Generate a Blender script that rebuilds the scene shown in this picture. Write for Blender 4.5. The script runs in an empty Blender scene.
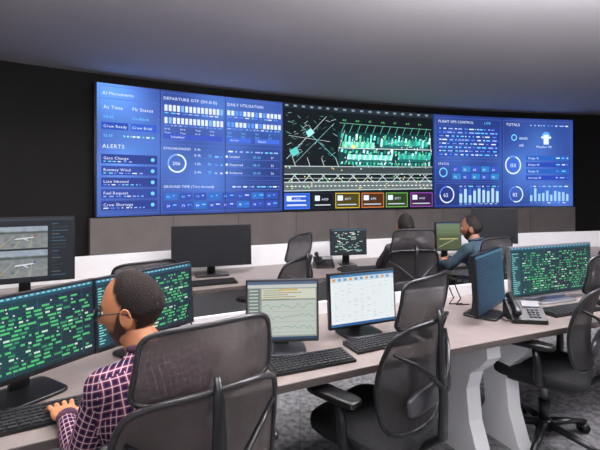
import bpy, bmesh, math, random
import numpy as np
from mathutils import Vector, Matrix, noise
random.seed(7)
sc=bpy.context.scene
sc.view_settings.view_transform='Standard'
EYE=1.55
# ------------------------------------------------------------ utils
def lin(c):
    return tuple(((v/255)/12.92 if v/255<=.04045 else ((v/255+.055)/1.055)**2.4) for v in c)
MATS={}
def mat(name,col,rough=.5,metal=0,bump=0,bscale=60,var=0,vscale=8,alpha=1,spec=.5,coat=0):
    if name in MATS: return MATS[name]
    m=bpy.data.materials.new(name); m.use_nodes=True
    nt=m.node_tree; p=nt.nodes['Principled BSDF']
    p.inputs['Roughness'].default_value=rough; p.inputs['Metallic'].default_value=metal
    p.inputs['Specular IOR Level'].default_value=spec
    p.inputs['Coat Weight'].default_value=coat
    tc=nt.nodes.new('ShaderNodeTexCoord')
    nz=nt.nodes.new('ShaderNodeTexNoise'); nz.inputs['Scale'].default_value=vscale; nz.inputs['Detail'].default_value=4
    nt.links.new(tc.outputs['Object'],nz.inputs['Vector'])
    cr=nt.nodes.new('ShaderNodeValToRGB')
    l=lin(col); a=1-var; b=1+var
    cr.color_ramp.elements[0].position=.3; cr.color_ramp.elements[1].position=.7
    cr.color_ramp.elements[0].color=(l[0]*a,l[1]*a,l[2]*a,1); cr.color_ramp.elements[1].color=(min(1,l[0]*b),min(1,l[1]*b),min(1,l[2]*b),1)
    nt.links.new(nz.outputs['Fac'],cr.inputs['Fac']); nt.links.new(cr.outputs['Color'],p.inputs['Base Color'])
    if bump:
        n2=nt.nodes.new('ShaderNodeTexNoise'); n2.inputs['Scale'].default_value=bscale
        nt.links.new(tc.outputs['Object'],n2.inputs['Vector'])
        bp=nt.nodes.new('ShaderNodeBump'); bp.inputs['Strength'].default_value=bump; bp.inputs['Distance'].default_value=.01
        nt.links.new(n2.outputs['Fac'],bp.inputs['Height']); nt.links.new(bp.outputs['Normal'],p.inputs['Normal'])
    if alpha<1:
        tr=nt.nodes.new('ShaderNodeBsdfTransparent'); mx=nt.nodes.new('ShaderNodeMixShader')
        w=nt.nodes.new('ShaderNodeTexNoise'); w.inputs['Scale'].default_value=5
        nt.links.new(tc.outputs['Object'],w.inputs['Vector'])
        mr=nt.nodes.new('ShaderNodeMapRange'); mr.inputs['From Min'].default_value=.3; mr.inputs['From Max'].default_value=.7; mr.inputs['To Min'].default_value=alpha-.06; mr.inputs['To Max'].default_value=min(1,alpha+.06)
        nt.links.new(w.outputs['Fac'],mr.inputs['Value']); nt.links.new(mr.outputs['Result'],mx.inputs['Fac'])
        nt.links.new(tr.outputs[0],mx.inputs[1]); nt.links.new(p.outputs[0],mx.inputs[2])
        nt.links.new(mx.outputs[0],nt.nodes['Material Output'].inputs['Surface'])
    MATS[name]=m; return m
def screen_mat(name,strength):
    if name in MATS: return MATS[name]
    m=bpy.data.materials.new(name); m.use_nodes=True; nt=m.node_tree; p=nt.nodes['Principled BSDF']
    at=nt.nodes.new('ShaderNodeAttribute'); at.attribute_name='Col'
    p.inputs['Base Color'].default_value=(.01,.01,.012,1); p.inputs['Roughness'].default_value=.45; p.inputs['Specular IOR Level'].default_value=.25
    nt.links.new(at.outputs['Color'],p.inputs['Emission Color']); p.inputs['Emission Strength'].default_value=strength
    MATS[name]=m; return m
class MB:
    def __init__(s): s.v=[];s.f=[];s.m=[];s.mats=[];s.sm=[]
    def mi(s,m):
        if m not in s.mats: s.mats.append(m)
        return s.mats.index(m)
    def add(s,vs,fs,m,smooth=True,M=None):
        o=len(s.v); i=s.mi(m)
        for p in vs:
            p=Vector(p)
            if M is not None: p=M@p
            s.v.append(p)
        for f in fs: s.f.append([o+k for k in f]); s.m.append(i); s.sm.append(smooth)
    def box(s,c,d,m,M=None,R=None):
        vs=[]
        for x in(-.5,.5):
            for y in(-.5,.5):
                for z in(-.5,.5):
                    p=Vector((x*d[0],y*d[1],z*d[2]))
                    if R is not None: p=R@p
                    vs.append(p+Vector(c))
        s.add(vs,[(0,1,3,2),(4,6,7,5),(0,4,5,1),(2,3,7,6),(0,2,6,4),(1,5,7,3)],m,False,M)
    def tube(s,pts,r,m,n=12,M=None,flat=1.0):
        pts=[Vector(p) for p in pts]
        if not hasattr(r,'__len__'): r=[r]*len(pts)
        vs=[];fs=[]; up=None
        for i,p in enumerate(pts):
            a=pts[max(0,i-1)];b=pts[min(len(pts)-1,i+1)]
            t=(b-a).normalized()
            if up is None:
                up=Vector((0,0,1)) if abs(t.z)<.9 else Vector((0,1,0))
            x=t.cross(up)
            if x.length<1e-4: x=t.cross(Vector((1,0,0)))
            x.normalize(); y=x.cross(t).normalized(); up=y
            for k in range(n):
                an=2*math.pi*k/n
                vs.append(p+x*math.cos(an)*r[i]+y*math.sin(an)*r[i]*flat)
        for i in range(len(pts)-1):
            for k in range(n):
                fs.append((i*n+k,i*n+(k+1)%n,(i+1)*n+(k+1)%n,(i+1)*n+k))
        fs.append(tuple(range(n))[::-1]); fs.append(tuple((len(pts)-1)*n+k for k in range(n)))
        s.add(vs,fs,m,True,M)
    def sell(s,c,r,m,e=1.0,M=None,R=None,nu=24,nv=14):
        f=lambda t:math.copysign(abs(t)**e,t)
        vs=[];fs=[]
        for i in range(nv+1):
            ph=-math.pi/2+math.pi*i/nv
            for k in range(nu):
                th=2*math.pi*k/nu
                p=Vector((r[0]*f(math.cos(ph))*f(math.cos(th)),r[1]*f(math.cos(ph))*f(math.sin(th)),r[2]*f(math.sin(ph))))
                if R is not None:p=R@p
                vs.append(p+Vector(c))
        for i in range(nv):
            for k in range(nu):
                fs.append((i*nu+k,i*nu+(k+1)%nu,(i+1)*nu+(k+1)%nu,(i+1)*nu+k))
        s.add(vs,fs,m,True,M)
    def caps(s,p0,p1,r0,r1,m,M=None):
        s.tube([p0,p1],[r0,r1],m,16,M); s.sell(p0,(r0,)*3,m,1,M,None,16,10); s.sell(p1,(r1,)*3,m,1,M,None,16,10)
    def prism(s,prof,off,m,M=None):
        n=len(prof); off=Vector(off)
        vs=[Vector(p) for p in prof]+[Vector(p)+off for p in prof]
        fs=[tuple(range(n)),tuple(range(2*n-1,n-1,-1))]+[(i,i+n,(i+1)%n+n,(i+1)%n) for i in range(n)]
        s.add(vs,fs,m,False,M)
    def grid(s,fn,nu,nv,m,M=None):
        vs=[fn(i/nu,j/nv) for j in range(nv+1) for i in range(nu+1)]
        fs=[(j*(nu+1)+i,j*(nu+1)+i+1,(j+1)*(nu+1)+i+1,(j+1)*(nu+1)+i) for j in range(nv) for i in range(nu)]
        s.add(vs,fs,m,True,M)
    def obj(s,name,loc=(0,0,0),rot=0,parent=None,bevel=0,fixn=True):
        me=bpy.data.meshes.new(name); me.from_pydata([tuple(v) for v in s.v],[],s.f)
        for m in s.mats: me.materials.append(m)
        me.polygons.foreach_set('material_index',s.m); me.polygons.foreach_set('use_smooth',s.sm)
        if fixn:
            bm=bmesh.new(); bm.from_mesh(me); bmesh.ops.recalc_face_normals(bm,faces=bm.faces); bm.to_mesh(me); bm.free()
        me.update()
        o=bpy.data.objects.new(name,me); sc.collection.objects.link(o)
        o.location=loc; o.rotation_euler=(0,0,rot)
        if parent: o.parent=parent
        if bevel:
            b=o.modifiers.new('bevel','BEVEL'); b.width=bevel; b.segments=2; b.limit_method='ANGLE'; b.angle_limit=math.radians(50)
        return o
class Arc:
    def __init__(s,A,B,C):
        ax,ay=A;bx,by=B;cx,cy=C
        d=2*(ax*(by-cy)+bx*(cy-ay)+cx*(ay-by))
        s.x=((ax*ax+ay*ay)*(by-cy)+(bx*bx+by*by)*(cy-ay)+(cx*cx+cy*cy)*(ay-by))/d
        s.y=((ax*ax+ay*ay)*(cx-bx)+(bx*bx+by*by)*(ax-cx)+(cx*cx+cy*cy)*(bx-ax))/d
        s.R=math.hypot(ax-s.x,ay-s.y)
    def ang(s,X): return math.asin((s.x-X)/s.R)
    def p(s,a,d=0,z=0): return Vector((s.x-(s.R+d)*math.sin(a),s.y+(s.R+d)*math.cos(a),z))
def strip(mb,arc,a0,a1,d0,d1,z0,z1,m,n=40):
    vs=[];fs=[]
    for i in range(n+1):
        a=a0+(a1-a0)*i/n
        vs+=[arc.p(a,d0,z0),arc.p(a,d1,z0),arc.p(a,d1,z1),arc.p(a,d0,z1)]
    for i in range(n):
        for k in range(4):
            fs.append((4*i+k,4*i+(k+1)%4,4*i+4+(k+1)%4,4*i+4+k))
    fs+= [(0,1,2,3),(4*n+3,4*n+2,4*n+1,4*n)]
    mb.add(vs,fs,m,False)
# ---- glyphs
GL={}
def glyph(ch):
    if ch in GL: return GL[ch]
    if ch==' ': GL[ch]=([],[],.3); return GL[ch]
    cu=bpy.data.curves.new('g','FONT'); cu.body=ch; cu.size=1; cu.resolution_u=2; cu.fill_mode='FRONT'
    o=bpy.data.objects.new('g',cu); sc.collection.objects.link(o)
    bpy.context.view_layer.update()
    dg=bpy.context.evaluated_depsgraph_get(); me=o.evaluated_get(dg).to_mesh()
    vs=[(v.co.x,v.co.y) for v in me.vertices]; fs=[tuple(p.vertices) for p in me.polygons]
    o.evaluated_get(dg).to_mesh_clear(); bpy.data.objects.remove(o); bpy.data.curves.remove(cu)
    w=max([v[0] for v in vs] or [.4])+.09
    GL[ch]=(vs,fs,w); return GL[ch]
class Canvas:
    """flat drawing in metres: x right, y DOWN, mapped on a surface"""
    def __init__(s,mapf,seg=.35,eps=.0015): s.map=mapf;s.seg=seg;s.eps=eps;s.v=[];s.f=[];s.c=[]
    def poly(s,pts,col,L):
        o=len(s.v)
        for p in pts: s.v.append(s.map(p[0],p[1],L*s.eps)); s.c.append(lin(col))
        s.f.append(tuple(range(o,o+len(pts))))
    def rect(s,x0,y0,x1,y1,col,L=1,dy=0):
        n=max(1,int(abs(x1-x0)/s.seg)+1) if s.seg<5 else 1
        for i in range(n):
            a=x0+(x1-x0)*i/n;b=x0+(x1-x0)*(i+1)/n; ea=dy*i/n; eb=dy*(i+1)/n
            s.poly([(a,y0+ea),(a,y1+ea),(b,y1+eb),(b,y0+eb)],col,L)
    def frame(s,x0,y0,x1,y1,t,col,L=1):
        s.rect(x0,y0,x1,y0+t,col,L);s.rect(x0,y1-t,x1,y1,col,L);s.rect(x0,y0,x0+t,y1,col,L);s.rect(x1-t,y0,x1,y1,col,L)
    def line(s,x0,y0,x1,y1,t,col,L=1):
        n=max(1,int(math.hypot(x1-x0,y1-y0)/s.seg)+1) if s.seg<5 else 1
        dx=x1-x0;dy=y1-y0;l=math.hypot(dx,dy) or 1
        nx=-dy/l*t/2;ny=dx/l*t/2
        for i in range(n):
            a=(x0+dx*i/n,y0+dy*i/n);b=(x0+dx*(i+1)/n,y0+dy*(i+1)/n)
            s.poly([(a[0]+nx,a[1]+ny),(b[0]+nx,b[1]+ny),(b[0]-nx,b[1]-ny),(a[0]-nx,a[1]-ny)],col,L)
    def ring(s,cx,cy,r0,r1,col,L=1,a0=0,a1=360,n=36):
        for i in range(n):
            t=math.radians(a0+(a1-a0)*i/n);u=math.radians(a0+(a1-a0)*(i+1)/n)
            s.poly([(cx+r0*math.sin(t),cy-r0*math.cos(t)),(cx+r1*math.sin(t),cy-r1*math.cos(t)),(cx+r1*math.sin(u),cy-r1*math.cos(u)),(cx+r0*math.sin(u),cy-r0*math.cos(u))],col,L)
    def text(s,x,y,st,h,col,L=2,bold=False):
        for ch in st:
            vs,fs,w=glyph(ch); o=len(s.v)
            for a in vs: s.v.append(s.map(x+a[0]*h,y-a[1]*h,L*s.eps)); s.c.append(lin(col))
            for f in fs: s.f.append(tuple(o+k for k in f))
            x+=w*h
        return x
    def grad(s,x0,y0,x1,y1,fn,nx,ny,L=0):
        o=len(s.v)
        for j in range(ny+1):
            for i in range(nx+1):
                x=x0+(x1-x0)*i/nx;y=y0+(y1-y0)*j/ny
                s.v.append(s.map(x,y,L*s.eps)); s.c.append(lin(fn(x,y)))
        for j in range(ny):
            for i in range(nx):
                a=o+j*(nx+1)+i; s.f.append((a,a+nx+1,a+nx+2,a+1))
    def obj(s,name,m,parent=None):
        me=bpy.data.meshes.new(name); me.from_pydata([tuple(v) for v in s.v],[],s.f); me.materials.append(m)
        at=me.color_attributes.new('Col','FLOAT_COLOR','POINT')
        at.data.foreach_set('color',[k for c in s.c for k in (c[0],c[1],c[2],1)])
        o=bpy.data.objects.new(name,me); sc.collection.objects.link(o)
        if parent: o.parent=parent
        return o
# ------------------------------------------------------------ materials
M_ceil=mat('ceiling_paint',(216,211,212),.9,var=.02,vscale=1)
M_black=mat('wall_dark',(26,23,21),.7,var=.2,vscale=1.5)
M_plinth=mat('plinth_laminate',(156,146,141),.6,var=.08,vscale=3)
M_desk=mat('desk_laminate',(136,125,121),.36,var=.07,vscale=14)
M_deskedge=mat('desk_edge',(84,76,73),.4)
M_white=mat('white_lacquer',(244,244,246),.22,var=.02)
M_plas=mat('black_plastic',(16,16,18),.36,var=.15,vscale=20)
M_plas2=mat('dark_grey_plastic',(52,52,56),.35)
M_grey=mat('grey_plastic',(120,120,124),.35)
M_silver=mat('silver_metal',(170,172,176),.3,metal=.8)
M_mesh=mat('chair_mesh_fabric',(82,75,73),.7,alpha=.93,bump=.6,bscale=16,var=.18,vscale=7)
M_mesh2=mat('chair_mesh_dark',(46,43,44),.7,alpha=.93,bump=.5,bscale=16,var=.15,vscale=7)
M_cush=mat('seat_fabric',(24,24,27),.9,bump=.4,bscale=220,var=.2,vscale=60)
M_frame=mat('chair_frame',(24,24,27),.3)
M_rim=mat('chair_rim',(50,48,50),.3)
M_key=mat('keycaps',(36,36,40),.5)
SCR=screen_mat('screen_emission',1.0)
WALLSCR=screen_mat('led_wall_emission',1.35)
def carpet():
    m=bpy.data.materials.new('carpet_tiles'); m.use_nodes=True; nt=m.node_tree;p=nt.nodes['Principled BSDF']; p.inputs['Roughness'].default_value=1; p.inputs['Specular IOR Level'].default_value=.1
    tc=nt.nodes.new('ShaderNodeTexCoord'); nz=nt.nodes.new('ShaderNodeTexNoise'); nz.inputs['Scale'].default_value=26; nz.inputs['Detail'].default_value=8
    nt.links.new(tc.outputs['Object'],nz.inputs['Vector'])
    cr=nt.nodes.new('ShaderNodeValToRGB'); cr.color_ramp.elements[0].position=.36; cr.color_ramp.elements[1].position=.64
    cr.color_ramp.elements[0].color=(*lin((98,98,100)),1); cr.color_ramp.elements[1].color=(*lin((146,146,148)),1)
    nt.links.new(nz.outputs['Fac'],cr.inputs['Fac'])
    br=nt.nodes.new('ShaderNodeTexBrick'); br.inputs['Scale'].default_value=1; br.offset=0; br.inputs['Brick Width'].default_value=.5; br.inputs['Row Height'].default_value=.5
    br.inputs['Mortar Size'].default_value=.004; br.inputs['Color1'].default_value=(1,1,1,1); br.inputs['Color2'].default_value=(.88,.88,.88,1); br.inputs['Mortar'].default_value=(.6,.6,.6,1)
    nt.links.new(tc.outputs['Object'],br.inputs['Vector'])
    mx=nt.nodes.new('ShaderNodeMix'); mx.data_type='RGBA'; mx.blend_type='MULTIPLY'; mx.inputs[0].default_value=1
    nt.links.new(cr.outputs['Color'],mx.inputs[6]); nt.links.new(br.outputs['Color'],mx.inputs[7]); nt.links.new(mx.outputs[2],p.inputs['Base Color'])
    return m
M_carpet=carpet()
def nodes_for(nt):
    def mth(op,a,b=None,clamp=False):
        n=nt.nodes.new('ShaderNodeMath'); n.operation=op; n.use_clamp=clamp
        for i,v in enumerate((a,b)):
            if v is None: continue
            if isinstance(v,(int,float)): n.inputs[i].default_value=v
            else: nt.links.new(v,n.inputs[i])
        return n.outputs[0]
    def mix(f,a,b):
        n=nt.nodes.new('ShaderNodeMix'); n.data_type='RGBA'; nt.links.new(f,n.inputs[0])
        for i,c in ((6,a),(7,b)):
            if isinstance(c,tuple): n.inputs[i].default_value=(*lin(c),1)
            else: nt.links.new(c,n.inputs[i])
        return n.outputs[2]
    return mth,mix
def plaid():
    m=bpy.data.materials.new('plaid_shirt'); m.use_nodes=True; nt=m.node_tree;p=nt.nodes['Principled BSDF']; p.inputs['Roughness'].default_value=.95; p.inputs['Specular IOR Level'].default_value=.1
    uv=nt.nodes.new('ShaderNodeAttribute'); uv.attribute_name='cloth'
    sp=nt.nodes.new('ShaderNodeSeparateXYZ'); nt.links.new(uv.outputs['Vector'],sp.inputs[0])
    mth,mix=nodes_for(nt)
    h=sp.outputs[0]; v=sp.outputs[1]
    def stripes(c,per,lo,hi):
        fr=mth('FRACT',mth('ADD',mth('DIVIDE',c,per),50.0))
        return mth('MULTIPLY',mth('GREATER_THAN',fr,lo),mth('LESS_THAN',fr,hi))
    P=.021
    c=mix(mth('MULTIPLY',mth('ADD',stripes(h,P,0,.5),stripes(v,P,0,.5)),.5),(124,46,58),(30,30,62))
    c=mix(mth('MULTIPLY',stripes(h,P,.70,.84),.55),c,(214,210,222))
    c=mix(mth('MULTIPLY',stripes(v,P,.70,.84),.55),c,(214,210,222))
    nt.links.new(c,p.inputs['Base Color'])
    return m
M_plaid=plaid()
def head_mat(name,skin,hairc,beardc):
    m=bpy.data.materials.new(name); m.use_nodes=True; nt=m.node_tree;p=nt.nodes['Principled BSDF']; p.inputs['Roughness'].default_value=.55; p.inputs['Specular IOR Level'].default_value=.35
    at=nt.nodes.new('ShaderNodeAttribute'); at.attribute_name='hm'
    sp=nt.nodes.new('ShaderNodeSeparateXYZ'); nt.links.new(at.outputs['Vector'],sp.inputs[0])
    tc=nt.nodes.new('ShaderNodeTexCoord'); mth,mix=nodes_for(nt)
    def nz(s,d=4):
        n=nt.nodes.new('ShaderNodeTexNoise'); n.inputs['Scale'].default_value=s; n.inputs['Detail'].default_value=d; nt.links.new(tc.outputs['Object'],n.inputs['Vector']); return n.outputs['Fac']
    n1=nz(260,2); n2=nz(30)
    jit=mth('MULTIPLY',mth('SUBTRACT',n1,.5),.22)
    hf=mth('DIVIDE',mth('ADD',sp.outputs[0],jit),.11,True)
    bf=mth('MULTIPLY',mth('DIVIDE',mth('ADD',sp.outputs[1],jit),.10,True),.92)
    lf=mth('MULTIPLY',sp.outputs[2],.7,True)
    s2=tuple(c*.9 for c in skin)
    c=mix(n2,skin,s2); c=mix(lf,c,(168,88,78)); c=mix(bf,c,beardc)
    hc=mix(n1,tuple(c*.6 for c in hairc),tuple(min(255,c*1.3) for c in hairc)); c=mix(hf,c,hc)
    nt.links.new(c,p.inputs['Base Color'])
    rg=nt.nodes.new('ShaderNodeMapRange'); rg.inputs['To Min'].default_value=.5; rg.inputs['To Max'].default_value=.8; nt.links.new(hf,rg.inputs['Value']); nt.links.new(rg.outputs['Result'],p.inputs['Roughness'])
    bp=nt.nodes.new('ShaderNodeBump'); bp.inputs['Distance'].default_value=.004; nt.links.new(mth('ADD',mth('MULTIPLY',hf,.6),.03),bp.inputs['Strength']); nt.links.new(n1,bp.inputs['Height']); nt.links.new(bp.outputs['Normal'],p.inputs['Normal'])
    return m
SK1=(196,130,92); SK2=(136,92,70)
M_skin=mat('skin',SK1,.5,var=.06,vscale=30,bump=.05,bscale=120)
M_skin2=mat('skin_deep',SK2,.5,var=.06,vscale=30)
HEADM={M_skin:head_mat('head_skin_and_hair',SK1,(30,20,17),(48,30,24)),M_skin2:head_mat('head_skin_and_hair_deep',SK2,(24,18,16),(36,26,22))}
M_hair=mat('brow_hair',(27,18,15),.75)
M_eye=mat('eye_white',(225,220,215),.3); M_iris=mat('iris',(30,20,16),.2)
M_trous=mat('trousers',(34,36,44),.9,bump=.2,bscale=90)
M_teal=mat('dark_teal_shirt',(38,58,70),.9); M_dk=mat('charcoal_shirt',(34,34,40),.9)
M_shoe=mat('shoe_leather',(20,17,15),.4)
M_collar=mat('shirt_collar',(74,44,66),.95)
# ------------------------------------------------------------ room
WA=Arc((-3.05,6.5),(.67,8.53),(6.42,10.19))
ZB=1.10; ZH=2.026; CEIL=3.29
mb=MB(); mb.box((2,4.5,-.05),(21,18,.1),M_carpet); mb.obj('floor')
mb=MB(); mb.box((2,4.5,CEIL+.05),(21,18,.1),M_ceil); mb.obj('ceiling')
mb=MB(); strip(mb,WA,math.radians(47),math.radians(-5),.16,.30,0,CEIL,M_black,80); mb.obj('wall_back')
mb=MB(); mb.box((-7.35,-.2,CEIL/2),(.12,7.0,CEIL),M_black); mb.obj('wall_left')
mb=MB(); mb.box((12.1,3.6,CEIL/2),(.12,14.6,CEIL),M_black); mb.obj('wall_right')
aL=WA.ang(-3.05); aR=WA.ang(6.42)
mb=MB(); strip(mb,WA,aL+.004,aR-.002,-.02,.15,0,ZB-.02,M_plinth,60)
for k in range(1,9):
    a=aL+(aR-aL)*k/9; strip(mb,WA,a,a-.0003,-.023,0,0.0,ZB-.02,M_deskedge,1)
mb.obj('video_wall_plinth')
root=MB(); strip(root,WA,aL+.0015,aR-.0015,.0,.14,ZB-.015,ZB+ZH+.015,M_plas,60)
vw=root.obj('video_wall_display')
WLEN=(aL-aR)*WA.R
TBL=([97,160,225,283,334,433,500,573],[0,.0913,.199,.308,.414,.644,.812,1.0])
def S(t): return float(np.interp(t,*TBL))*WLEN   # design-sheet ruler -> metres along wall
def V(v): return v*ZH
cv=Canvas(lambda x,y,d:WA.p(aL-x/WA.R,-.003-d,ZB+ZH-y),seg=.3,eps=.002)
glows=[(S(110),V(.06),.6,110),(S(97),V(.8),.7,50),(S(205),V(.72),.6,60),(S(270),V(.15),.7,35),(S(455),V(.35),.6,45),(S(520),V(.55),.7,60),(S(560),V(.9),.8,45),(S(150),V(.5),.5,50),(S(240),V(.5),.5,25),(S(575),V(.2),.5,30),(S(215),V(.05),.5,60),(S(120),V(.6),.3,40),(S(540),V(.2),.4,40)]
def bluebg(x,y):
    g=sum(w*math.exp(-((x-a)**2+(y-b)**2)/(r*r)) for a,b,r,w in glows)
    n=noise.noise(Vector((x*1.3,y*1.3,2)))*14
    return (max(0,min(255,36+g*.60+n)),max(0,min(255,52+g*.95+n)),max(0,min(255,118+g*1.15+n*1.5)))
cv.grad(0,0,S(283),ZH,bluebg,70,20); cv.grad(S(433),0,WLEN,ZH,bluebg,70,20)
cv.grad(S(283),0,S(433),ZH,lambda x,y:(12+8*noise.noise(Vector((x,y,0))),20+6*noise.noise(Vector((x,y,5))),24),30,10)
W=(214,225,246);C=(105,198,238);LN=(78,106,195)
def R(a,v0,b,v1,col,L=1,dv=0): cv.rect(S(a),V(v0),S(b),V(v1),col,L,V(dv))
def F(a,v0,b,v1,col,t=.008,L=2): cv.frame(S(a),V(v0),S(b),V(v1),t,col,L)
def T(a,v,st,h=.062,col=W,L=3): cv.text(S(a),V(v),st,h,col,L)
def dashes(a,b,v,n,L=3,h=.012):
    x=a
    while x<b-1:
        l=random.uniform(1.2,5); R(x,v,min(x+l,b),v+h,random.choice([W,C,(150,175,235),(90,130,225)]),L); x+=l+random.uniform(.8,3)
F(99,.02,158,.98,LN,.006)
T(102,.085,'AI Movements',.07); R(100,.11,157,.115,LN,2)
T(103,.19,'At Time',.075); T(131,.19,'Flt Status',.075)
T(103,.26,'00:45',.06,C); T(131,.26,'On-Block',.06,C)
T(103,.33,'Crew Ready',.06); T(131,.33,'Crew Brief',.06); R(130,.29,156,.345,(40,84,190),1); R(101,.29,127,.345,(36,70,170),1)
T(103,.40,'22:30',.055,C); dashes(122,155,.385,0)
R(100,.425,157,.43,LN,2); T(102,.485,'ALERTS',.085)
for i,st in enumerate(['Gate Change','Runway Wind','Late Inbound','Fuel Request','Crew Shortage']):
    v=.575+i*.088
    R(101,v-.045,157,v+.025,(42,64,146) if i%2 else (36,55,132),1); T(103,v-.005,st,.062); dashes(103,103+random.randint(26,44),v+.006,0,2,.008)
    cv.ring(S(152),V(v-.01),0,.03,C,2,n=12)
F(161,.02,281,.40,LN,.006); F(161,.43,281,.72,LN,.006); F(161,.74,281,.98,LN,.006)
T(163,.075,'DEPARTURE OTP (D0-D15)',.07); T(227,.075,'DAILY UTILISATION',.07)
for r,v in enumerate((.115,.215)):
    for i in range(15):
        R(164+i*4,v,166.8+i*4,v+.050,(205,216,242) if random.random()<.85 else (120,170,240),2)
    for i in range(14):
        R(227+i*3.9,v,229.8+i*3.9,v+.042,(205,216,242) if random.random()<.7 else (90,140,230),2)
    dashes(164,222,v+.062,0,2,.008); dashes(227,279,v+.054,0,2,.008)
for i in range(4):
    for j in range(2):
        x=164+i*15; v=.305+j*.03; T(x,v+.010,random.choice(['0-3h','D+15','Total','Avg']),.038)
        x=227+i*13.5; T(x,v+.010,random.choice(['98.2','45','112','Gate']),.038,C)
R(164,.28,280,.284,LN,2); R(163,.348,222,.39,(52,78,178),1); R(227,.348,250,.39,(62,100,205),1); R(254,.348,279,.39,(62,100,205),1)
T(170,.380,'Scheduled',.05); T(230,.380,'Arrive',.05); T(257,.380,'Depart',.05)
T(163,.475,'SYNCHRONIZED',.055); T(193,.475,'0-3h',.055); dashes(228,278,.465,0)
cv.ring(S(176),V(.585),.13,.155,(120,160,230),2); cv.ring(S(176),V(.585),.13,.155,W,3,0,250); T(171.5,.60,'206',.08)
for i in range(3):
    v=.525+i*.07; T(193,v,['0-1h','1-2h','2-4h'][i],.06); T(207,v,str(random.randint(20,90)),.06,C); R(193,v+.012,222,v+.016,LN,2); dashes(214,222,v-.01,0)
    T(229,v,['Landed','Departed','Airborne'][i],.058); T(252,v,random.choice(['12-18','08-11','20-33']),.058,C); T(270,v,str(random.randint(10,60)),.058); R(229,v+.012,279,v+.016,LN,2)
    cv.ring(S(226.5),V(v-.01),0,.022,W,2,n=10)
T(163,.785,'GROUND TIME (Turn Around)',.06); dashes(232,279,.77,0); R(162,.80,280,.805,LN,2)
for i in range(8):
    for j in range(2):
        x=164+i*14.4; v=.825+j*.075; R(x,v,x+12.6,v+.06,(44,72,166) if (i+j)%3 else (42,100,184),1); T(x+2,v+.040,str(random.randint(10,99)),.052,W if j else C); dashes(x+8,x+12,v+.02,0,3,.008)
# airport map
R(283,0,334,.045,(28,34,44),1); R(334,0,433,.05,(34,42,52),1)
for i in range(18): R(285+i*8.2,.012,288+i*8.2,.03,(120,140,150),2)
TW=(186,200,202)
def LNm(a,v0,b,v1,t=.014,col=TW,L=3): cv.line(S(a),V(v0),S(b),V(v1),t,col,L)
def PG(pts,col,L): cv.poly([(S(a),V(b)) for a,b in pts],col,L)
R(284,.585,432,.665,(56,66,70),1,-.02)
R(284,.735,432,.815,(96,106,108),1,-.02)
for v,t in ((.585,.014),(.66,.014),(.735,.018),(.815,.016),(.70,.008)): LNm(284,v,432,v-.02,t)
for i in range(37): R(286+i*4,.768-.015*i/37,288+i*4,.776-.015*i/37,(235,240,240),3)
for i in range(10):
    x=288+i*14.5; LNm(x,.735,x+8,.65,.014); LNm(x+12,.735,x+4,.65,.014); LNm(x+7,.585,x+4,.50,.012)
for i in range(60):
    x=285+random.random()*48; v=.08+random.random()*.46; LNm(x,v,x+random.uniform(1,5),v+random.uniform(-.03,.03),.007,random.choice([(150,190,190),(90,150,150),(190,210,210),(70,120,90)]))
LNm(286,.52,326,.1,.010); LNm(294,.56,334,.16,.008,(130,170,170)); LNm(300,.2,336,.5,.008,(90,200,190)); LNm(288,.3,330,.34,.007)
PG([(289,.44),(292,.50),(299,.46),(296,.40)],(90,190,185),4)
PG([(305,.26),(308,.31),(314,.26),(310,.22)],(150,220,215),4)
TEAL=(84,214,196)
TC=[(62,186,166),(96,214,194),(144,236,222),(50,150,136),(190,244,236),(86,200,140),(40,120,112)]
R(338,.235,431,.56,(18,56,58),1,-.01)
# terminal complex seen obliquely: long halls with roof, front face, and piers fanning out
for (a,b,v0,h) in ((341,374,.33,.055),(378,428,.30,.05),(346,392,.455,.05),(396,430,.44,.05)):
    n=int((b-a)/2.6)
    for k in range(n):
        x=a+k*2.6; sk=.9
        PG([(x+sk,v0),(x,v0+h),(x+2.5,v0+h),(x+2.5+sk,v0)],TC[(k*3+int(a))%6],4)
        PG([(x,v0+h),(x,v0+h+.028),(x+2.5,v0+h+.028),(x+2.5,v0+h)],(30,100,98),4)
for i in range(26):
    x=340+i*3.5; v0=.25+.012*((i*5)%4); h=.045+.02*((i*7)%3)
    PG([(x+.9,v0),(x,v0+h),(x+2.0,v0+h),(x+2.7,v0)],TC[i%7],5)
    v0=.405+.01*(i%3); h=.03
    PG([(x+.6,v0),(x,v0+h),(x+2.2,v0+h),(x+2.6,v0)],TC[(i*5+2)%7],5)
    v0=.53; PG([(x+.4,v0),(x,v0+.025),(x+1.8,v0+.025),(x+2.2,v0)],TC[(i*2+1)%7],5)
    for j in range(3):
        a=x+random.random()*3; v=.25+random.random()*.29; R(a,v,a+.7,v+.013,(236,250,248),6)
for i in range(12): LNm(341+i*7.5,.24,344+i*7.5,.16,.008,TEAL)
LNm(338,.395,431,.385,.012,(230,245,240),5); LNm(339,.15,431,.17,.010,(110,170,150)); LNm(355,.565,420,.57,.012,TEAL); LNm(338,.43,344,.22,.01); LNm(431,.44,429,.2,.01)
for i in range(7): T(342+i*12.5,.13,random.choice(['T2','A12','B4','C7']),.05,(120,230,140))
cv.ring(S(352),V(.38),0,.04,(255,240,120),7,n=14); cv.ring(S(390),V(.41),0,.035,(250,250,250),7,n=14)
for i in range(50): 
    x=random.uniform(285,430);v=random.uniform(.58,.8);R(x,v,x+.9,v+.011,random.choice([(255,230,120),(120,255,160),(255,255,255)]),5)
R(283,.825,433,1,(14,18,24),6)
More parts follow.
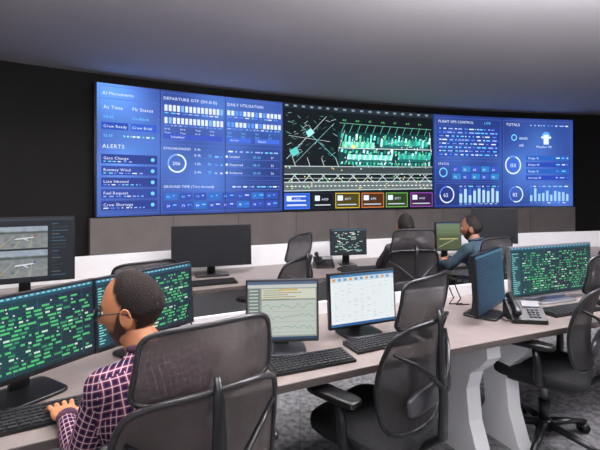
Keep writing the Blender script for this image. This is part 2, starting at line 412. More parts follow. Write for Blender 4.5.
for x0,x1,col in ((284,309,(60,110,220)),(312,333,(30,36,48)),(335,358,(200,172,56)),(360,382,(205,118,56)),(384,406,(110,172,74)),(409,432,(146,74,172))):
    R(x0,.835,x1,.985,tuple(int(c*.35) for c in col),7); F(x0,.835,x1,.985,col,.016,8)
    R(x0+2,.86,x0+7,.91,W,9); T(x0+9,.905,random.choice(['A320','B777','E190']),.06,W,9); R(x0+2,.945,x1-3,.955,(190,200,210),9)
R(284,.835,309,.985,(46,88,190),7)
for j in range(3): R(287,.86+j*.04,305,.872+j*.04,(200,215,245),9)
# right dashboards
F(435,.03,501,.46,LN,.006);F(435,.49,501,.72,LN,.006);F(435,.74,501,.98,LN,.006);F(503,.03,571,.72,LN,.006);F(503,.74,571,.98,LN,.006)
T(438,.085,'FLIGHT OPS CONTROL',.08); T(484,.085,'LIVE',.08,C)
for i in range(8):
    v=.13+i*.04; R(437,v,499,v+.030,(42,70,160) if i%2 else (36,56,138),1); dashes(439,497,v+.010,0,2)
T(438,.54,'STATUS',.07)
for i in range(5):
    for j in range(2): R(452+i*9.6,.55+j*.08,460.5+i*9.6,.615+j*.08,(44,122,188) if (i+j)%2 else (54,82,180),1); T(453.5+i*9.6,.60+j*.08,str(random.randint(10,99)),.065)
cv.ring(S(443),V(.62),.08,.105,C,2)
cv.ring(S(446.5),V(.86),.16,.185,(90,130,230),2); cv.ring(S(446.5),V(.86),.16,.185,W,3,0,270); T(443,.885,'65',.12)
for i in range(9): 
    R(459+i*4.6,.79,461.8+i*4.6,.95,(50,88,184),1); R(459+i*4.6,.79+random.random()*.08,461.8+i*4.6,.95,(160,200,232),2)
dashes(459,499,.765,0); dashes(459,499,.96,0,3,.008)
T(506,.09,'TOTALS',.09); dashes(530,568,.07,0); cv.ring(S(513),V(.53),.18,.21,(100,150,240),2); cv.ring(S(513),V(.53),.18,.21,W,3,20,330); cv.ring(S(513),V(.53),0,.14,(52,100,200),2); T(509.5,.555,'150',.12)
cv.ring(S(546),V(.2),0,.11,(90,160,225),2); R(543.5,.18,548.5,.29,W,3); R(541,.2,551,.22,W,3); T(536,.33,'Weather OK',.07)
cv.ring(S(514),V(.22),.05,.075,C,2); T(519,.24,'GRND',.075); T(519,.32,'AIR',.075)
for i in range(4):
    v=.42+i*.075; R(526,v,569,v+.055,(42,70,170) if i%2 else (40,92,178),1); T(528,v+.040,random.choice(['Arrivals 34','Delays 05','Depart 48','Cargo 12']),.068); dashes(556,568,v+.02,0)
cv.ring(S(516),V(.86),.16,.185,(90,130,230),2); cv.ring(S(516),V(.86),.16,.185,W,3,0,200); T(512.5,.885,'82',.12)
for i in range(10): R(530+i*4,.79,532.4+i*4,.94,(50,100,190),1); R(530+i*4,.79+random.random()*.09,532.4+i*4,.94,(146,192,228),2)
dashes(530,569,.765,0); dashes(530,569,.955,0,3,.008)
for x in (160,225,282.5,433.5,502): R(x-.25,0,x+.25,1,(14,18,50),4)
cv.obj('led_screen',WALLSCR,vw)
# ------------------------------------------------------------ desks
ND=Arc((-.92,1.33),(.40,2.0),(1.78,2.60))
FD=Arc((-1.3,3.15),(.2,3.87),(3.4,4.95))
DZ=.74
def desk(name,arc,x0,x1,depth,legs,backtop,backlow):
    a0=arc.ang(x0);a1=arc.ang(x1)
    mb=MB()
    strip(mb,arc,a0,a1,0,depth,DZ-.032,DZ,M_desk,60)
    strip(mb,arc,a0,a1,-.004,0,DZ-.034,DZ-.001,M_deskedge,60)
    strip(mb,arc,a0,a1,depth+.003,depth+.035,backlow,backtop,M_white,60)
    strip(mb,arc,a0,a1,depth-.10,depth-.02,DZ-.16,DZ-.034,M_plas2,60)   # cable tray
    for lx in legs:
        a=arc.ang(lx); o=arc.p(a,0,0); r=arc.p(a,1,0)-o; t=Vector((math.cos(a),math.sin(a),0))
        outer=[(.06,DZ-.04),(.05,.62),(.10,.56),(.17,.50),(.20,.40),(.18,.22),(.12,.06),(.08,0)]
        inner=[(.66,0),(.60,.04),(.42,.09),(.36,.20),(.38,.42),(.42,.54),(.52,.60),(.70,.64),(.72,DZ-.04)]
        prof=[o+r*d+Vector((0,0,z)) for d,z in outer+inner]
        mb.prism(prof,t*.10,M_white)
    return mb.obj(name,bevel=.004)
desk('curved_control_desk',ND,-1.9,3.4,.80,[-1.7,-.15,1.03,1.31,2.7],.815,.55)
desk('curved_control_desk',FD,-3.2,5.2,.78,[-2.6,-1.0,.6,2.2,3.8],.95,.12)
# ------------------------------------------------------------ monitors
def scr_green(c,w,h):
    c.grad(0,0,w,h,lambda x,y:(8,44+14*math.sin(x*9),58+10*math.sin(x*7+y*5)),10,6)
    c.rect(0,0,w,.012,(40,120,150),1); c.rect(0,.014,w,.022,(16,70,90),1)
    for i in range(24): c.rect(.008+i*w/25,.003,.008+i*w/25+.012,.008,(170,220,225),2)
    c.rect(.004,.03,w*.10,h-.008,(14,70,84),1)
    for j in range(22): c.rect(.008,.036+j*(h-.05)/22,.008+random.uniform(.01,w*.08),.041+j*(h-.05)/22,(130,210,200),2)
    rows=17
    for j in range(rows):
        y=.038+j*(h-.055)/rows
        c.rect(w*.12,y+.0105,w-.004,y+.0113,(20,96,104),1)
        x=w*.12+random.random()*.03
        while x<w-.035:
            l=random.uniform(.008,.034); r=random.random()
            if r<.62: c.rect(x,y,x+l,y+.0075,(84,196,116) if r<.36 else ((52,150,96) if r<.5 else (200,230,200)),2)
            elif r<.72: c.rect(x,y+.001,x+.006,y+.006,(225,235,225),2)
            x+=l+random.uniform(.003,.018)
    for i in range(5): c.rect(w*(.2+.17*i),.024,w*(.2+.17*i)+.001,h-.005,(36,120,130),1)
    c.rect(0,h-.008,w,h,(10,26,40),2)
def scr_app(c,w,h):
    c.rect(0,0,w,h,(150,156,148),0); c.rect(0,0,w,.014,(86,104,132),1); c.rect(0,.014,w,.03,(196,198,194),1)
    c.rect(0,.03,w*.18,h-.012,(112,124,120),1); c.rect(w*.2,.035,w-.005,h*.30,(206,208,190),1)
    for j in range(5): c.rect(w*.22,.042+j*.010,w*.22+random.uniform(.05,.2),.045+j*.010,(150,120,70) if j%2 else (110,120,100),2)
    c.rect(w*.2,h*.33,w-.005,h*.93,(186,194,186),1)
    for r in range(3):
        y0=h*(.43+r*.18); px=w*.21; py=y0
        for k in range(26):
            nx=px+w*.03; ny=y0+random.uniform(-.014,.014)*(1 if k%5 else .2)
            if nx>w-.01: break
            c.line(px,py,nx,ny,.0016,(60,140,90),2); px,py=nx,ny
        c.rect(w*.2,y0+.024,w-.005,y0+.025,(140,150,144),2)
    for j in range(14): c.rect(.008,.04+j*.016,.05,.046+j*.016,(190,200,190),2)
    c.rect(w*.45,.036,w*.72,.044,(204,176,90),2); c.rect(0,h-.012,w,h,(50,70,100),2)
def scr_sheet(c,w,h):
    c.rect(0,0,w,h,(232,238,240),0); c.rect(0,0,w,.014,(60,120,170),1); c.rect(0,.014,w,.040,(206,222,232),1)
    for i in range(11): c.rect(.01+i*.034,.019,.03+i*.034,.033,(120,160,190) if i%3 else (230,160,90),2)
    for j in range(20): c.rect(.02,.05+j*(h-.07)/20,w-.01,.0508+j*(h-.07)/20,(190,204,210),1)
    for i in range(10): c.rect(.02+i*w/10,.045,.0206+i*w/10,h-.02,(190,204,210),1)
    for j in range(20):
        for i in range(10):
            if random.random()<.22: c.rect(.024+i*w/10,.054+j*(h-.07)/20,.024+i*w/10+random.uniform(.008,.022),.056+j*(h-.07)/20,(170,182,190),2)
    c.rect(0,h-.014,w,h,(44,96,150),2)
def scr_cctv(c,w,h):
    c.rect(0,0,w,h,(20,26,32),0); c.rect(0,0,w,.016,(46,56,66),1)
    def cam(x0,y0,x1,y1,a):
        W_=x1-x0;H_=y1-y0
        def fn(x,y):
            t=(y-y0)/H_; n=noise.noise(Vector((x*30,y*50,a)))*20
            if t<.24: return (150+n,162+n,174+n)
            if t<.34: return (80+n,90+n,86+n)
            return (118+n+14*t,124+n+12*t,126+n+10*t)
        c.grad(x0,y0,x1,y1,fn,24,20,1)
        for k in range(3): c.line(x0+W_*(.05+.3*k),y1-.004,x0+W_*(.35+.18*k),y0+H_*.42,.002,(196,190,150),2)
        q=lambda u,v:(x0+W_*u,y0+H_*v)
        c.poly([q(.38,.62),q(.40,.64),q(.76,.58),q(.72,.56)],(84,90,94),2)
        c.poly([q(.36,.56),q(.38,.59),q(.72,.53),q(.76,.50),q(.70,.49),q(.40,.54)],(222,226,230),3)
        c.poly([q(.70,.50),q(.75,.50),q(.78,.41),q(.75,.41)],(150,80,80) if a==1 else (70,90,150),4)
        c.poly([q(.50,.56),q(.57,.55),q(.64,.65),q(.61,.655)],(196,202,208),4)
        c.rect(*q(.10,.82),*q(.17,.86),(170,140,80),3); c.rect(*q(.3,.80),*q(.36,.84),(60,70,80),3)
    cam(w*.24,.055,w*.74,h*.48,1); cam(w*.24,h*.51,w*.74,h*.94,7)
    for j in range(16): c.rect(w*.78,.04+j*.024,w*.78+random.uniform(.03,.11),.044+j*.024,random.choice([(110,120,130),(60,110,140),(54,66,74)]),2)
def scr_map(c,w,h):
    c.rect(0,0,w,h,(20,34,40),0)
    for i in range(60):
        x=random.uniform(.02,w-.06);y=random.uniform(.02,h-.02);c.rect(x,y,x+random.uniform(.01,.04),y+.006,random.choice([(200,225,215),(120,200,180),(240,240,230)]),1)
    c.rect(0,0,w,.014,(60,90,110),1)
def scr_photo(c,w,h):
    c.grad(0,0,w,h,lambda x,y:(110-50*y/h,132-60*y/h,100-70*y/h) if y<h*.5 else (70,84,46),8,10)
    c.rect(.03,h*.58,w-.03,h*.62,(190,180,110),1); c.line(.02,h*.9,w*.8,h*.6,.010,(150,150,130),1); c.rect(0,0,w,.014,(60,90,110),1)
def scr_teal(c,w,h):
    c.grad(0,0,w,h,lambda x,y:(24,46+30*x/w,70+30*x/w),8,6)
    for j in range(14): c.rect(.03,.03+j*.02,.03+random.uniform(.15,w-.08),.033+j*.02,(54,96,120),1)
    c.rect(0,0,w,.014,(70,120,150),1)
def monitor(X,Y,yaw,w,h,zbot,content,fm=M_plas,base='plate',tilt=4,name='computer_monitor'):
    yaw=math.radians(yaw); zc=zbot+h/2
    T_=Matrix.Translation((0,0,zc))@Matrix.Rotation(math.radians(-tilt),4,'X')
    mb=MB(); bz=.010
    mb.box((0,.014,-bz*.2),(w+2*bz,.028,h+bz*2.4),fm,T_)
    mb.box((0,.042,0),(w*.55,.03,h*.6),M_plas,T_)
    mb.box((0,.065,0),(.09,.03,.09),M_plas2,T_)
    sm=fm
    mb.prism([(-.03,.075,zc),(.03,.075,zc),(.038,.09,DZ+.012),(-.038,.09,DZ+.012)],(0,.02,0),sm)
    if base=='round': mb.sell((0,.05,DZ+.009),(.12,.10,.009),sm,.5)
    else: mb.sell((0,.04,DZ+.008),(w*.22,.105,.008),sm,.25)
    o=mb.obj(name,(X,Y,0),yaw,bevel=.003)
    c=Canvas(lambda x,y,d:T_@Vector((x-w/2,-.002-d,h/2-y)),seg=9,eps=.0004)
    content(c,w,h)
    c.obj('screen',SCR,o)
    return o
def off_scr(c,w,h): c.rect(0,0,w,h,(9,10,12),0)
monitor(-1.03,1.665,59,.53,.30,.84,scr_green)
monitor(-.735,2.105,55,.53,.30,.84,scr_green)
monitor(-.085,2.10,6,.335,.275,.815,scr_app,M_plas2,base='round')
monitor(.345,2.36,24,.40,.27,.81,scr_sheet,M_plas,base='round')
monitor(1.20,2.72,50,.54,.34,.80,scr_teal,M_plas)
monitor(1.80,3.08,21,.78,.33,.80,scr_green,M_silver)
monitor(-1.92,3.00,26,.62,.43,.90,scr_cctv)
monitor(-.80,3.95,18,.70,.35,.84,off_scr)
monitor(.50,4.45,12,.37,.25,.865,scr_map)
monitor(1.62,4.72,10,.28,.29,.87,scr_photo)
monitor(2.12,4.72,-8,.46,.36,.95,off_scr)
# ------------------------------------------------------------ keyboards, mice, phones
def keyboard(X,Y,yaw,w=.44):
    mb=MB(); d=.14
    mb.prism([(-w/2,-d/2,0),(-w/2,d/2,0),(-w/2,d/2,.022),(-w/2,-d/2,.012)],(w,0,0),M_plas)
    for r in range(6):
        n=[21,21,20,20,19,12][r]
        y=d/2-.014-r*.0215
        for i in range(n):
            kw=(w-.02)/n
            x=-w/2+.01+kw*(i+.5)
            mb.box((x,y,.022-.010*(d/2-y)/d+.002),(kw*.82,.017,.006),M_key)
    return mb.obj('computer_keyboard',(X,Y,DZ+.001),math.radians(yaw))
keyboard(-.90,1.52,30); keyboard(.05,1.985,24,.40); keyboard(.42,2.235,26,.38); keyboard(1.76,2.82,22,.44); keyboard(.58,4.22,16,.42); keyboard(-.75,3.62,22,.44)
def mouse(X,Y,yaw):
    mb=MB(); mb.sell((0,0,.016),(.031,.055,.018),M_plas,.8); mb.box((0,.028,.034),(.006,.018,.006),M_grey)
    mb.tube([(0,.05,.008),(0.01,.10,.004),(.03,.16,.004)],.0025,M_plas,6)
    mb.obj('computer_mouse',(X,Y,DZ+.001),math.radians(yaw))
mouse(-.19,1.84,20); mouse(.68,2.36,24); mouse(2.06,2.93,20); mouse(.9,4.33,10)
def phone(X,Y,yaw,k=1.0):
    mb=MB()
    mb.prism([(-.10*k,-.09*k,0),(-.10*k,.09*k,0),(-.10*k,.09*k,.10*k),(-.10*k,.05*k,.105*k),(-.10*k,-.09*k,.025*k)],(.20*k,0,0),M_plas)
    s=math.atan2(.08,.14); Rm=Matrix.Rotation(s,3,'X')
    mb.box((.035*k,.02*k,.093*k),(.10*k,.05*k,.006),M_grey,None,Rm)
    for i in range(3):
        for j in range(4): mb.box((.012*k+i*.024*k,-.022*k-j*.016*k,(.070-.0095*j)*k),(.016*k,.011*k,.008),M_plas2,None,Rm)
    mb.tube([(-.066*k,-.085*k,.058*k),(-.066*k,-.06*k,.075*k),(-.066*k,.0,.108*k),(-.066*k,.06*k,.132*k),(-.066*k,.085*k,.125*k)],[.022*k,.024*k,.014*k,.024*k,.022*k],M_plas,12)
    mb.tube([(-.08*k,-.09*k,.03*k),(-.13*k,-.07*k,.008),(-.14*k,.02*k,.008),(-.10*k,.09*k,.01)],.004,M_plas,6)
    mb.obj('desk_phone',(X,Y,DZ+.001),math.radians(yaw),bevel=.002)
phone(1.37,2.64,-8,1.0); phone(.24,4.38,10,.95)
mb=MB()
for i,(x,y) in enumerate([(1.02,2.9),(1.06,2.88),(-.55,2.2)]):
    p=[(x,y-.02,DZ+.25),(x-.03,y,DZ+.16),(x+.02,y+.03,DZ+.06),(x,y+.06,DZ+.012),(x+.10,y+.09,DZ+.006)]
    mb.tube(p,.004,M_plas,6)
mb.obj('monitor_cables')
# ------------------------------------------------------------ chairs
def chair(X,Y,yaw,top=1.17,seat=.49,mesh=None,rim=None):
    """X,Y is seat centre, local +Y = facing"""
    mesh=mesh or M_mesh2; rim=rim or M_frame
    s=top-1.17
    mb=MB()
    def panel(z0,z1,wf,y0,y1,cx,lum,ex,pw,rad):
        def fn(u,v):
            uu=2*u-1; w=wf(v)*max(0,(1-abs(2*v-1)**ex))**pw
            x=uu*w
            return Vector((x,y0+(y1-y0)*v+cx*(x/.25)**2+lum*math.sin(math.pi*v),z0+(z1-z0)*v))
        rm=lambda v:.5-.5*math.cos(math.pi*v)
        mb.grid(lambda u,v:fn(u,rm(v)),16,22,mesh)
        pts=[fn(1,rm(i/30)) for i in range(31)]+[fn(0,rm(1-i/30)) for i in range(1,31)]
        mb.tube(pts+[pts[1]],rad,rim,10)
    panel(.52+s,.985+s,lambda v:.215+.045*math.sin(math.pi*min(1,v*.9+.05)),-.25,-.30,.06,.035,12,.35,.010)
    panel(.960+s,1.172+s,lambda v:.215-.025*v,-.275,-.30,.075,-.012,8,.3,.008)
    mb.tube([(0,-.05,.43),(0,-.24,.42),(0,-.33,.50),(0,-.335,.66),(0,-.325,.82+s),(0,-.325,.90+s),(0,-.322,.97+s),(0,-.312,1.03+s)],[.035,.036,.032,.028,.024,.020,.017,.010],M_frame,12,None,.6)
    for sx in(-1,1):
        mb.tube([(0,-.335,.70+s),(.06*sx,-.322,.76+s),(.14*sx,-.288,.83+s),(.225*sx,-.235,.88+s)],[.018,.014,.011,.008],M_frame,10,None,.7)
        mb.tube([(.12*sx,-.02,.435),(.25*sx,-.03,.44),(.295*sx,-.03,.47),(.30*sx,-.03,.56),(.30*sx,-.02,.645)],[.02,.022,.024,.022,.02],M_frame,12)
        mb.sell((.295*sx,.02,.665),(.045,.135,.018),M_plas,.45)
    mb.sell((0,-.275,.66+s*.5),(.19,.015,.05),M_plas2,.5)
    mb.sell((0,.0,seat-.035),(.255,.25,.04),M_cush,.38); mb.sell((0,.0,seat-.07),(.235,.225,.022),M_frame,.4)
    mb.box((0,-.02,.39),(.16,.24,.05),M_frame)
    mb.tube([(0,0,.10),(0,0,.25)],.032,M_plas,16); mb.tube([(0,0,.24),(0,0,.39)],.018,M_silver,16)
    mb.tube([(0,0,.075),(0,0,.13)],[.055,.04],M_frame,20)
    for k in range(5):
        a=math.radians(90+72*k+20); dx,dy=math.cos(a),math.sin(a)
        mb.tube([(.03*dx,.03*dy,.105),(.18*dx,.18*dy,.09),(.31*dx,.31*dy,.07)],[.03,.024,.018],M_frame,10,None,.8)
        mb.tube([(.30*dx,.30*dy,.08),(.30*dx,.30*dy,.035)],.010,M_silver,8)
        for q in(-1,1):
            cx=.30*dx-dy*.016*q; cy=.30*dy+dx*.016*q
            mb.tube([(cx-dy*.010,cy+dx*.010,.030),(cx+dy*.010,cy-dx*.010,.030)],.029,M_plas,16)
    return mb.obj('office_chair',(X,Y,0.001),math.radians(yaw))
def head2yaw(hx,hy): return math.degrees(math.atan2(-hx,hy))
y1=head2yaw(-.75,.66)
chair(-.405,1.44,35,mesh=M_mesh,rim=M_rim)
chair(.36,2.045,head2yaw(-.72,.69))
chair(1.50,2.66,head2yaw(-.75,.66))
chair(-1.10,2.80,42,1.10)
chair(-.22,3.62,62)
chair(.99,4.14,8)
chair(1.72,4.25,25,1.08)
# ------------------------------------------------------------ people
def head(M,skin,parent,beard=True,glasses=True,hairf=None,iname='head'):
    nu,nv=160,120; vs=[];mk=[]
    def g(a,s): return math.exp(-(a/s)**2)
    ci=lambda t:max(0,min(1,t))
    for i in range(nv+1):
        ph=-math.pi/2+math.pi*i/nv
        for k in range(nu):
            th=2*math.pi*k/nu
            x=math.cos(ph)*math.cos(th);y=math.cos(ph)*math.sin(th);z=math.sin(ph)
            X=.075*x;Yy=.098*y;Z=.122*z
            if z<0:
                X*=1-.26*(-z)**1.6
                if y<0: Yy*=1-.38*ci(-z*1.3)
                else: Yy*=1-.10*(-z)
            if y>0: Yy*=.95
            if y<0 and z>-.3: Yy*=1+.05*g(z-.15,.4)
            fr=ci(y*2)
            Yy+=fr*(.010*g(z+.82,.2)*g(x,.4))
            nz=g(x,.13)*fr
            if -.34<z<.22: Yy+=nz*(.026*ci((.22-z)/.46))*ci((z+.34)/.10)
            Yy+=fr*(.006*g(z-.24,.10)*g(x,.5)) - fr*(.011*(g(x-.36,.17)+g(x+.36,.17))*g(z-.06,.12))
            Yy+=fr*(.005*(g(z+.46,.045)+g(z+.57,.05))*g(x,.2)) - fr*.003*g(z+.515,.02)*g(x,.2)
            X+=math.copysign(.004*g(z+.12,.16),x)*ci(y*2)*ci(abs(x)*2)
            jit=.03*noise.noise(Vector((x*5,y*5,z*5)))
            top=[.36,.44] if hairf=='recede' else [.46,.5]
            yf=float(np.interp(z,[-.5,-.12,.02,.28,.62,.95],[-.26,-.24,.08,.18]+top))
            if hairf=='recede': yf-=.08*g(abs(x)-.42,.16)*ci((z-.4)*4)
            h=min(yf-y,(z+.50)*.9)+jit
            b=-.5
            if beard:
                yb=float(np.interp(z,[-.95,-.4,.1],[.12,.0,-.02]))
                zc=float(np.interp(y,[.0,.20,.34,.50,1],[.14,.08,-.16,-.36,-.40]))
                b=min(y-yb,zc-z,(z+.99)*3)+.03+jit*.5
                lipd=math.hypot(x/.24,(z+.52)/.085)-1
                if y>0: b=min(b,lipd*.15)
                if y>.2: b=max(b,min(.34-abs(x),.045-abs(z+.40))*2.2)
            o=.0075*ci(h/.40)**.7 if h>0 else 0
            if b>0: o=max(o,.003*ci(b/.10))
            nrm=Vector((x/.077,y/.098,z/.122)).normalized()
            lp=1 if (abs(x)<.22 and -.59<z<-.45 and y>.3) else 0
            vs.append(Vector((X,Yy,Z))+nrm*o); mk.append((h,b,lp))
    mb=MB(); fs=[]
    hm=HEADM[skin]
    for i in range(nv):
        for k in range(nu):
            fs.append((i*nu+k,i*nu+(k+1)%nu,(i+1)*nu+(k+1)%nu,(i+1)*nu+k))
    mb.add(vs,fs,hm,True)
    for sx in(-1,1):
        Rr=Matrix.Rotation(math.radians(-20*sx),3,'Z')
        mb.sell((.077*sx,-.008,-.012),(.008,.018,.031),skin,1,None,Rr,16,12)
        ear=[(.084*sx,-.008+.015*math.cos(t),-.008+.027*math.sin(t)) for t in [math.radians(a) for a in range(-60,200,20)]]
        mb.tube(ear,.0038,skin,8)
        mb.sell((.028*sx,.0765,.008),(.013,.010,.008),M_eye); mb.sell((.028*sx,.0845,.008),(.0055,.0035,.0055),M_iris)
        mb.tube([(.012*sx,.090,.026),(.03*sx,.089,.032),(.047*sx,.078,.027)],[.003,.004,.002],M_hair,6)
        if glasses:
            ring=[(.032*sx+.024*math.cos(t),.104-.006*abs(math.cos(t)),.006+.017*math.sin(t)) for t in [math.radians(a) for a in range(0,361,24)]]
            mb.tube(ring,.0022,M_plas,6)
            mb.tube([(.055*sx,.098,.010),(.078*sx,.07,.012),(.086*sx,.01,.012),(.085*sx,-.02,.0)],.002,M_plas,6)
    if glasses: mb.tube([(-.009,.105,.010),(0,.108,.013),(.009,.105,.010)],.002,M_plas,6)
    o=mb.obj(iname,parent=parent,fixn=False); o.matrix_local=M
    at=o.data.attributes.new('hm','FLOAT_VECTOR','POINT')
    mk+= [(-1,-1,0)]*(len(mb.v)-len(mk))
    at.data.foreach_set('vector',[q for t in mk for q in t])
    return o
def remesh(mb,name,vox,parent,segs=None,mats=None,smooth=5):
    o=mb.obj(name+'_src')
    r=o.modifiers.new('r','REMESH'); r.mode='VOXEL'; r.voxel_size=vox; r.use_smooth_shade=True
    s=o.modifiers.new('s','SMOOTH'); s.factor=.5; s.iterations=smooth
    bpy.context.view_layer.update(); dg=bpy.context.evaluated_depsgraph_get()
    me=bpy.data.meshes.new_from_object(o.evaluated_get(dg)); bpy.data.objects.remove(o)
    me.name=name; me.materials.clear()
    for m in mats: me.materials.append(m)
    if segs:
        idx=[]; cl=[]
        # soft cloth folds
        for v in me.vertices:
            c=v.co
            if c.z>.62: v.co=c+v.normal*(.006*noise.noise(Vector((c.x*11,c.y*11,c.z*7)))+.003*noise.noise(Vector((c.x*24,c.y*24,c.z*16)))) if c.z<1.02 else c
        def near(c):
            best=1e9;bi=0
            for q,(a,b,r,l) in enumerate(segs):
                ab=b-a; t=max(0,min(1,(c-a).dot(ab)/max(1e-9,ab.length_squared))); d=(c-(a+ab*t)).length-r
                if d<best: best=d;bi=q
            return bi
        at=me.attributes.new('cloth','FLOAT_VECTOR','CORNER')
        for p in me.polygons:
            q=near(p.center); a,b,r,l=segs[q]; idx.append(l)
            ab=b-a; limb=(l==0 and ab.length>.15 and abs(ab.x)<.25 and r<.06)
            for vi in p.vertices:
                c=me.vertices[vi].co
                if limb:
                    d=ab.normalized(); e1=d.cross(Vector((1,0,0.01))).normalized(); e2=d.cross(e1)
                    w=c-a; an=math.atan2(w.dot(e1),w.dot(e2))
                    wc=p.center-a; ac=math.atan2(wc.dot(e1),wc.dot(e2))
                    if an-ac>math.pi: an-=2*math.pi
                    if ac-an>math.pi: an+=2*math.pi
                    cl+= [an*.05,w.dot(d),0]
                else: cl+= [c.x+ (0 if abs(p.normal.y)>.6 else c.y*math.copysign(.8,c.x)),c.z+.3*c.y,0]
        at.data.foreach_set('vector',cl)
        me.polygons.foreach_set('material_index',idx)
    else: me.polygons.foreach_set('material_index',[0]*len(me.polygons))
    me.polygons.foreach_set('use_smooth',[True]*len(me.polygons))
    n=bpy.data.objects.new(name,me); sc.collection.objects.link(n); n.parent=parent
    return n
def hand(parent,wr,direction,side,skin,name):
    mb=MB()
    mb.sell((0,.045,0),(.040,.046,.014),skin,.6); mb.caps((0,-.02,.0),(0,.02,0),.024,.026,skin)
    for fx,l,sp in((-.030,.078,-.12),(-.010,.088,-.03),(.011,.082,.05),(.030,.064,.15)):
        fx*=side;sp*=side
        a=Vector((fx,.080,.002)); b=a+Vector((sp*l*.5,l*.5,.004)); c=b+Vector((sp*l*.28,l*.28,-.010)); d=c+Vector((sp*.2*l,l*.2,-.012))
        mb.caps(a,b,.0088,.0080,skin); mb.caps(b,c,.0080,.0074,skin); mb.caps(c,d,.0074,.0064,skin)
    mb.caps((-.025*side,.018,-.002),(-.052*side,.046,-.006),.014,.0105,skin); mb.caps((-.052*side,.046,-.006),(-.062*side,.078,-.012),.0105,.0085,skin)
    o=remesh(mb,name,.003,parent,None,[skin],2)
    o.location=wr; o.rotation_euler=(math.radians(-6),0,math.atan2(-direction[0],direction[1]))
def person(X,Y,yaw,pose,shirt,skin,hyaw=0,hpitch=0,hroll=0,beard=True,glasses=True,hairf=None):
    e=bpy.data.objects.new('seated_man',None); sc.collection.objects.link(e); e.location=(X,Y,0); e.rotation_euler=(0,0,math.radians(yaw))
    P=pose; V3=Vector; mb=MB(); segs=[]
    def cap(a,b,r0,r1,l):
        a=V3(a);b=V3(b); mb.caps(a,b,r0,r1,skin); segs.append((a,b,(r0+r1)/2,l))
    py=P['py']; ch=V3(P['chest']); nk=V3(P['neck']); hd=V3(P['head'])
    pel=V3((0,py,.60)); wa=pel.lerp(ch,.5)
    lean=math.atan2(ch.y-py,ch.z-.6); Rl=Matrix.Rotation(-lean,3,'X')
    mb.sell(pel,(.17,.125,.11),skin); segs.append((pel+V3((-.06,0,-.02)),pel+V3((.06,0,-.02)),.09,1))
    mb.sell(wa,(.155,.115,.18),skin,1,None,Rl); segs.append((wa+V3((-.04,0,-.04)),wa+V3((.04,0,.05)),.13,0))
    mb.sell(ch,(.175,.12,.17),skin,.9,None,Rl); segs.append((ch+V3((-.05,0,0)),ch+V3((.05,0,.05)),.14,0))
    shl=V3(P['shL']);shr=V3(P['shR'])
    cap(shl,shr,.062,.062,0)
    cap((nk.x-.05,nk.y-.015,nk.z-.035),(nk.x+.05,nk.y-.015,nk.z-.035),.052,.052,0)
    cap(nk,hd+V3((0,-.02,-.07)),.056,.054,2)
    for s_,sh in(('L',shl),('R',shr)):
        el=V3(P['el'+s_]);wr=V3(P['wr'+s_]); cap(sh,el,.056,.044,0); cap(el,wr,.043,.031,0)
    for sx in(-1,1):
        hip=V3((.09*sx,py+.02,.585));kn=V3((.13*sx,py+.46,.565));an=V3((.14*sx,py+.44,.10))
        cap(hip,kn,.085,.060,1);cap(kn,an,.056,.040,1);cap((.14*sx,py+.43,.055),(.15*sx,py+.60,.045),.042,.034,3)
    remesh(mb,'body',.011,e,segs,[shirt,M_trous,skin,M_shoe],5)
    c=MB(); ring=[]
    for t in range(0,361,20):
        a=math.radians(t); ring.append(nk+V3((.062*math.cos(a),.064*math.sin(a)-.004,.018-.016*math.sin(a))))
    cm=M_collar if shirt==M_plaid else shirt
    c.tube(ring,.010,cm,8,None,1.3); c.obj('collar',parent=e)
    Mh=Matrix.Translation(hd)@Matrix.Rotation(math.radians(hyaw),4,'Z')@Matrix.Rotation(math.radians(-hpitch),4,'X')@Matrix.Rotation(math.radians(hroll),4,'Y')
    head(Mh,skin,e,beard,glasses,hairf)
    for s_,sd in(('L',-1),('R',1)):
        wr=V3(P['wr'+s_]);el=V3(P['el'+s_]); d=(wr-el);d.z=0;d.normalize()
        hand(e,wr+d*.02,(d.x,d.y),sd,skin,'hand_'+s_)
        cu=MB(); cu.tube([wr-(wr-el).normalized()*.012,wr+(wr-el).normalized()*.012],.033,cm,16); cu.obj('cuff_'+s_,parent=e)
    return e
person(-.49,1.405,y1,dict(py=-.12,chest=(-.01,-.075,.885),neck=(-.01,-.02,1.03),head=(-.03,.055,1.15),
    shL=(-.165,-.055,.97),shR=(.175,-.055,.97),elL=(-.205,.03,.745),elR=(.26,.10,.79),wrL=(-.165,.225,.785),wrR=(.12,.30,.785)),
    M_plaid,M_skin,hyaw=44,hpitch=8,hairf='recede')
std=dict(py=-.10,chest=(0,-.06,.87),neck=(0,-.01,1.02),head=(0,.035,1.145),shL=(-.17,-.03,.96),shR=(.17,-.03,.96),elL=(-.23,.12,.79),elR=(.23,.12,.79),wrL=(-.14,.36,.79),wrR=(.14,.36,.79))
person(1.70,4.22,38,std,M_teal,M_skin2,hyaw=25,hpitch=5,glasses=False)
std2=dict(std); std2['head']=(0,.035,1.17); std2['neck']=(0,-.01,1.04)
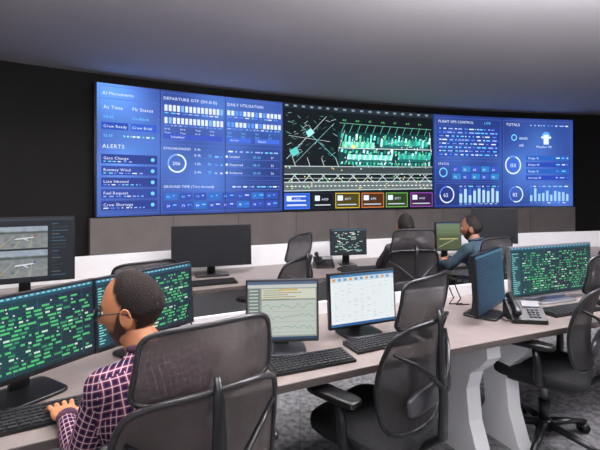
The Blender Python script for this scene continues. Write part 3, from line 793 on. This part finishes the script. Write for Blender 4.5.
person(1.02,4.13,8,std2,M_dk,M_skin2,hyaw=-5,glasses=False,beard=False)
# ------------------------------------------------------------ lights
def panel(X,Y,e,sz=1.2,col=(1,.96,.92)):
    mb=MB(); mb.box((0,0,0),(sz+.06,sz*.5+.06,.03),M_white); o=mb.obj('ceiling_light_panel',(X,Y,CEIL-.018))
    l=bpy.data.lights.new('panel_light','AREA'); l.shape='RECTANGLE'; l.size=sz; l.size_y=sz*.5; l.energy=e; l.color=col
    lo=bpy.data.objects.new('panel_light',l); sc.collection.objects.link(lo); lo.parent=o; lo.location=(0,0,-.02)
for x,y,e in ((-2.2,1.4,36),(0,.6,28),(1.6,2.6,42),(3.6,2.2,42),(-.6,2.9,42),(1.2,-.8,24)): panel(x,y,e)
def add_uplight(X,Y,e,L=2.2,z=2.72,col=(.93,.92,1)):  # added lamp and housing, out of view, put in to brighten the ceiling
    mb=MB(); mb.box((0,0,0),(L,.10,.06),M_silver)
    for sx in(-1,1): mb.tube([(sx*L*.4,0,.03),(sx*L*.4,0,CEIL-z)],.003,M_silver,6)
    o=mb.obj('added_uplight',(X,Y,z),bevel=.003)
    l=bpy.data.lights.new('ceiling_fill','AREA'); l.shape='RECTANGLE'; l.size=L-.05; l.size_y=.08; l.energy=e; l.color=col
    lo=bpy.data.objects.new('ceiling_fill',l); sc.collection.objects.link(lo); lo.parent=o; lo.location=(0,0,.036); lo.rotation_euler=(math.pi,0,0)
add_uplight(-1.2,1.5,80); add_uplight(1.8,2.35,270); add_uplight(4.4,2.4,250); add_uplight(.5,.2,40)
w=bpy.data.worlds.new('World'); sc.world=w; w.use_nodes=True
w.node_tree.nodes['Background'].inputs[0].default_value=(.93,.94,1,1); w.node_tree.nodes['Background'].inputs[1].default_value=.75
# ------------------------------------------------------------ camera
cd=bpy.data.cameras.new('camera'); cd.sensor_width=36; cd.lens=433/600*36; cd.shift_y=-38/600; cd.clip_start=.05
co=bpy.data.objects.new('camera',cd); sc.collection.objects.link(co); co.location=(0,0,EYE); co.rotation_euler=(math.pi/2,0,0)
sc.camera=co
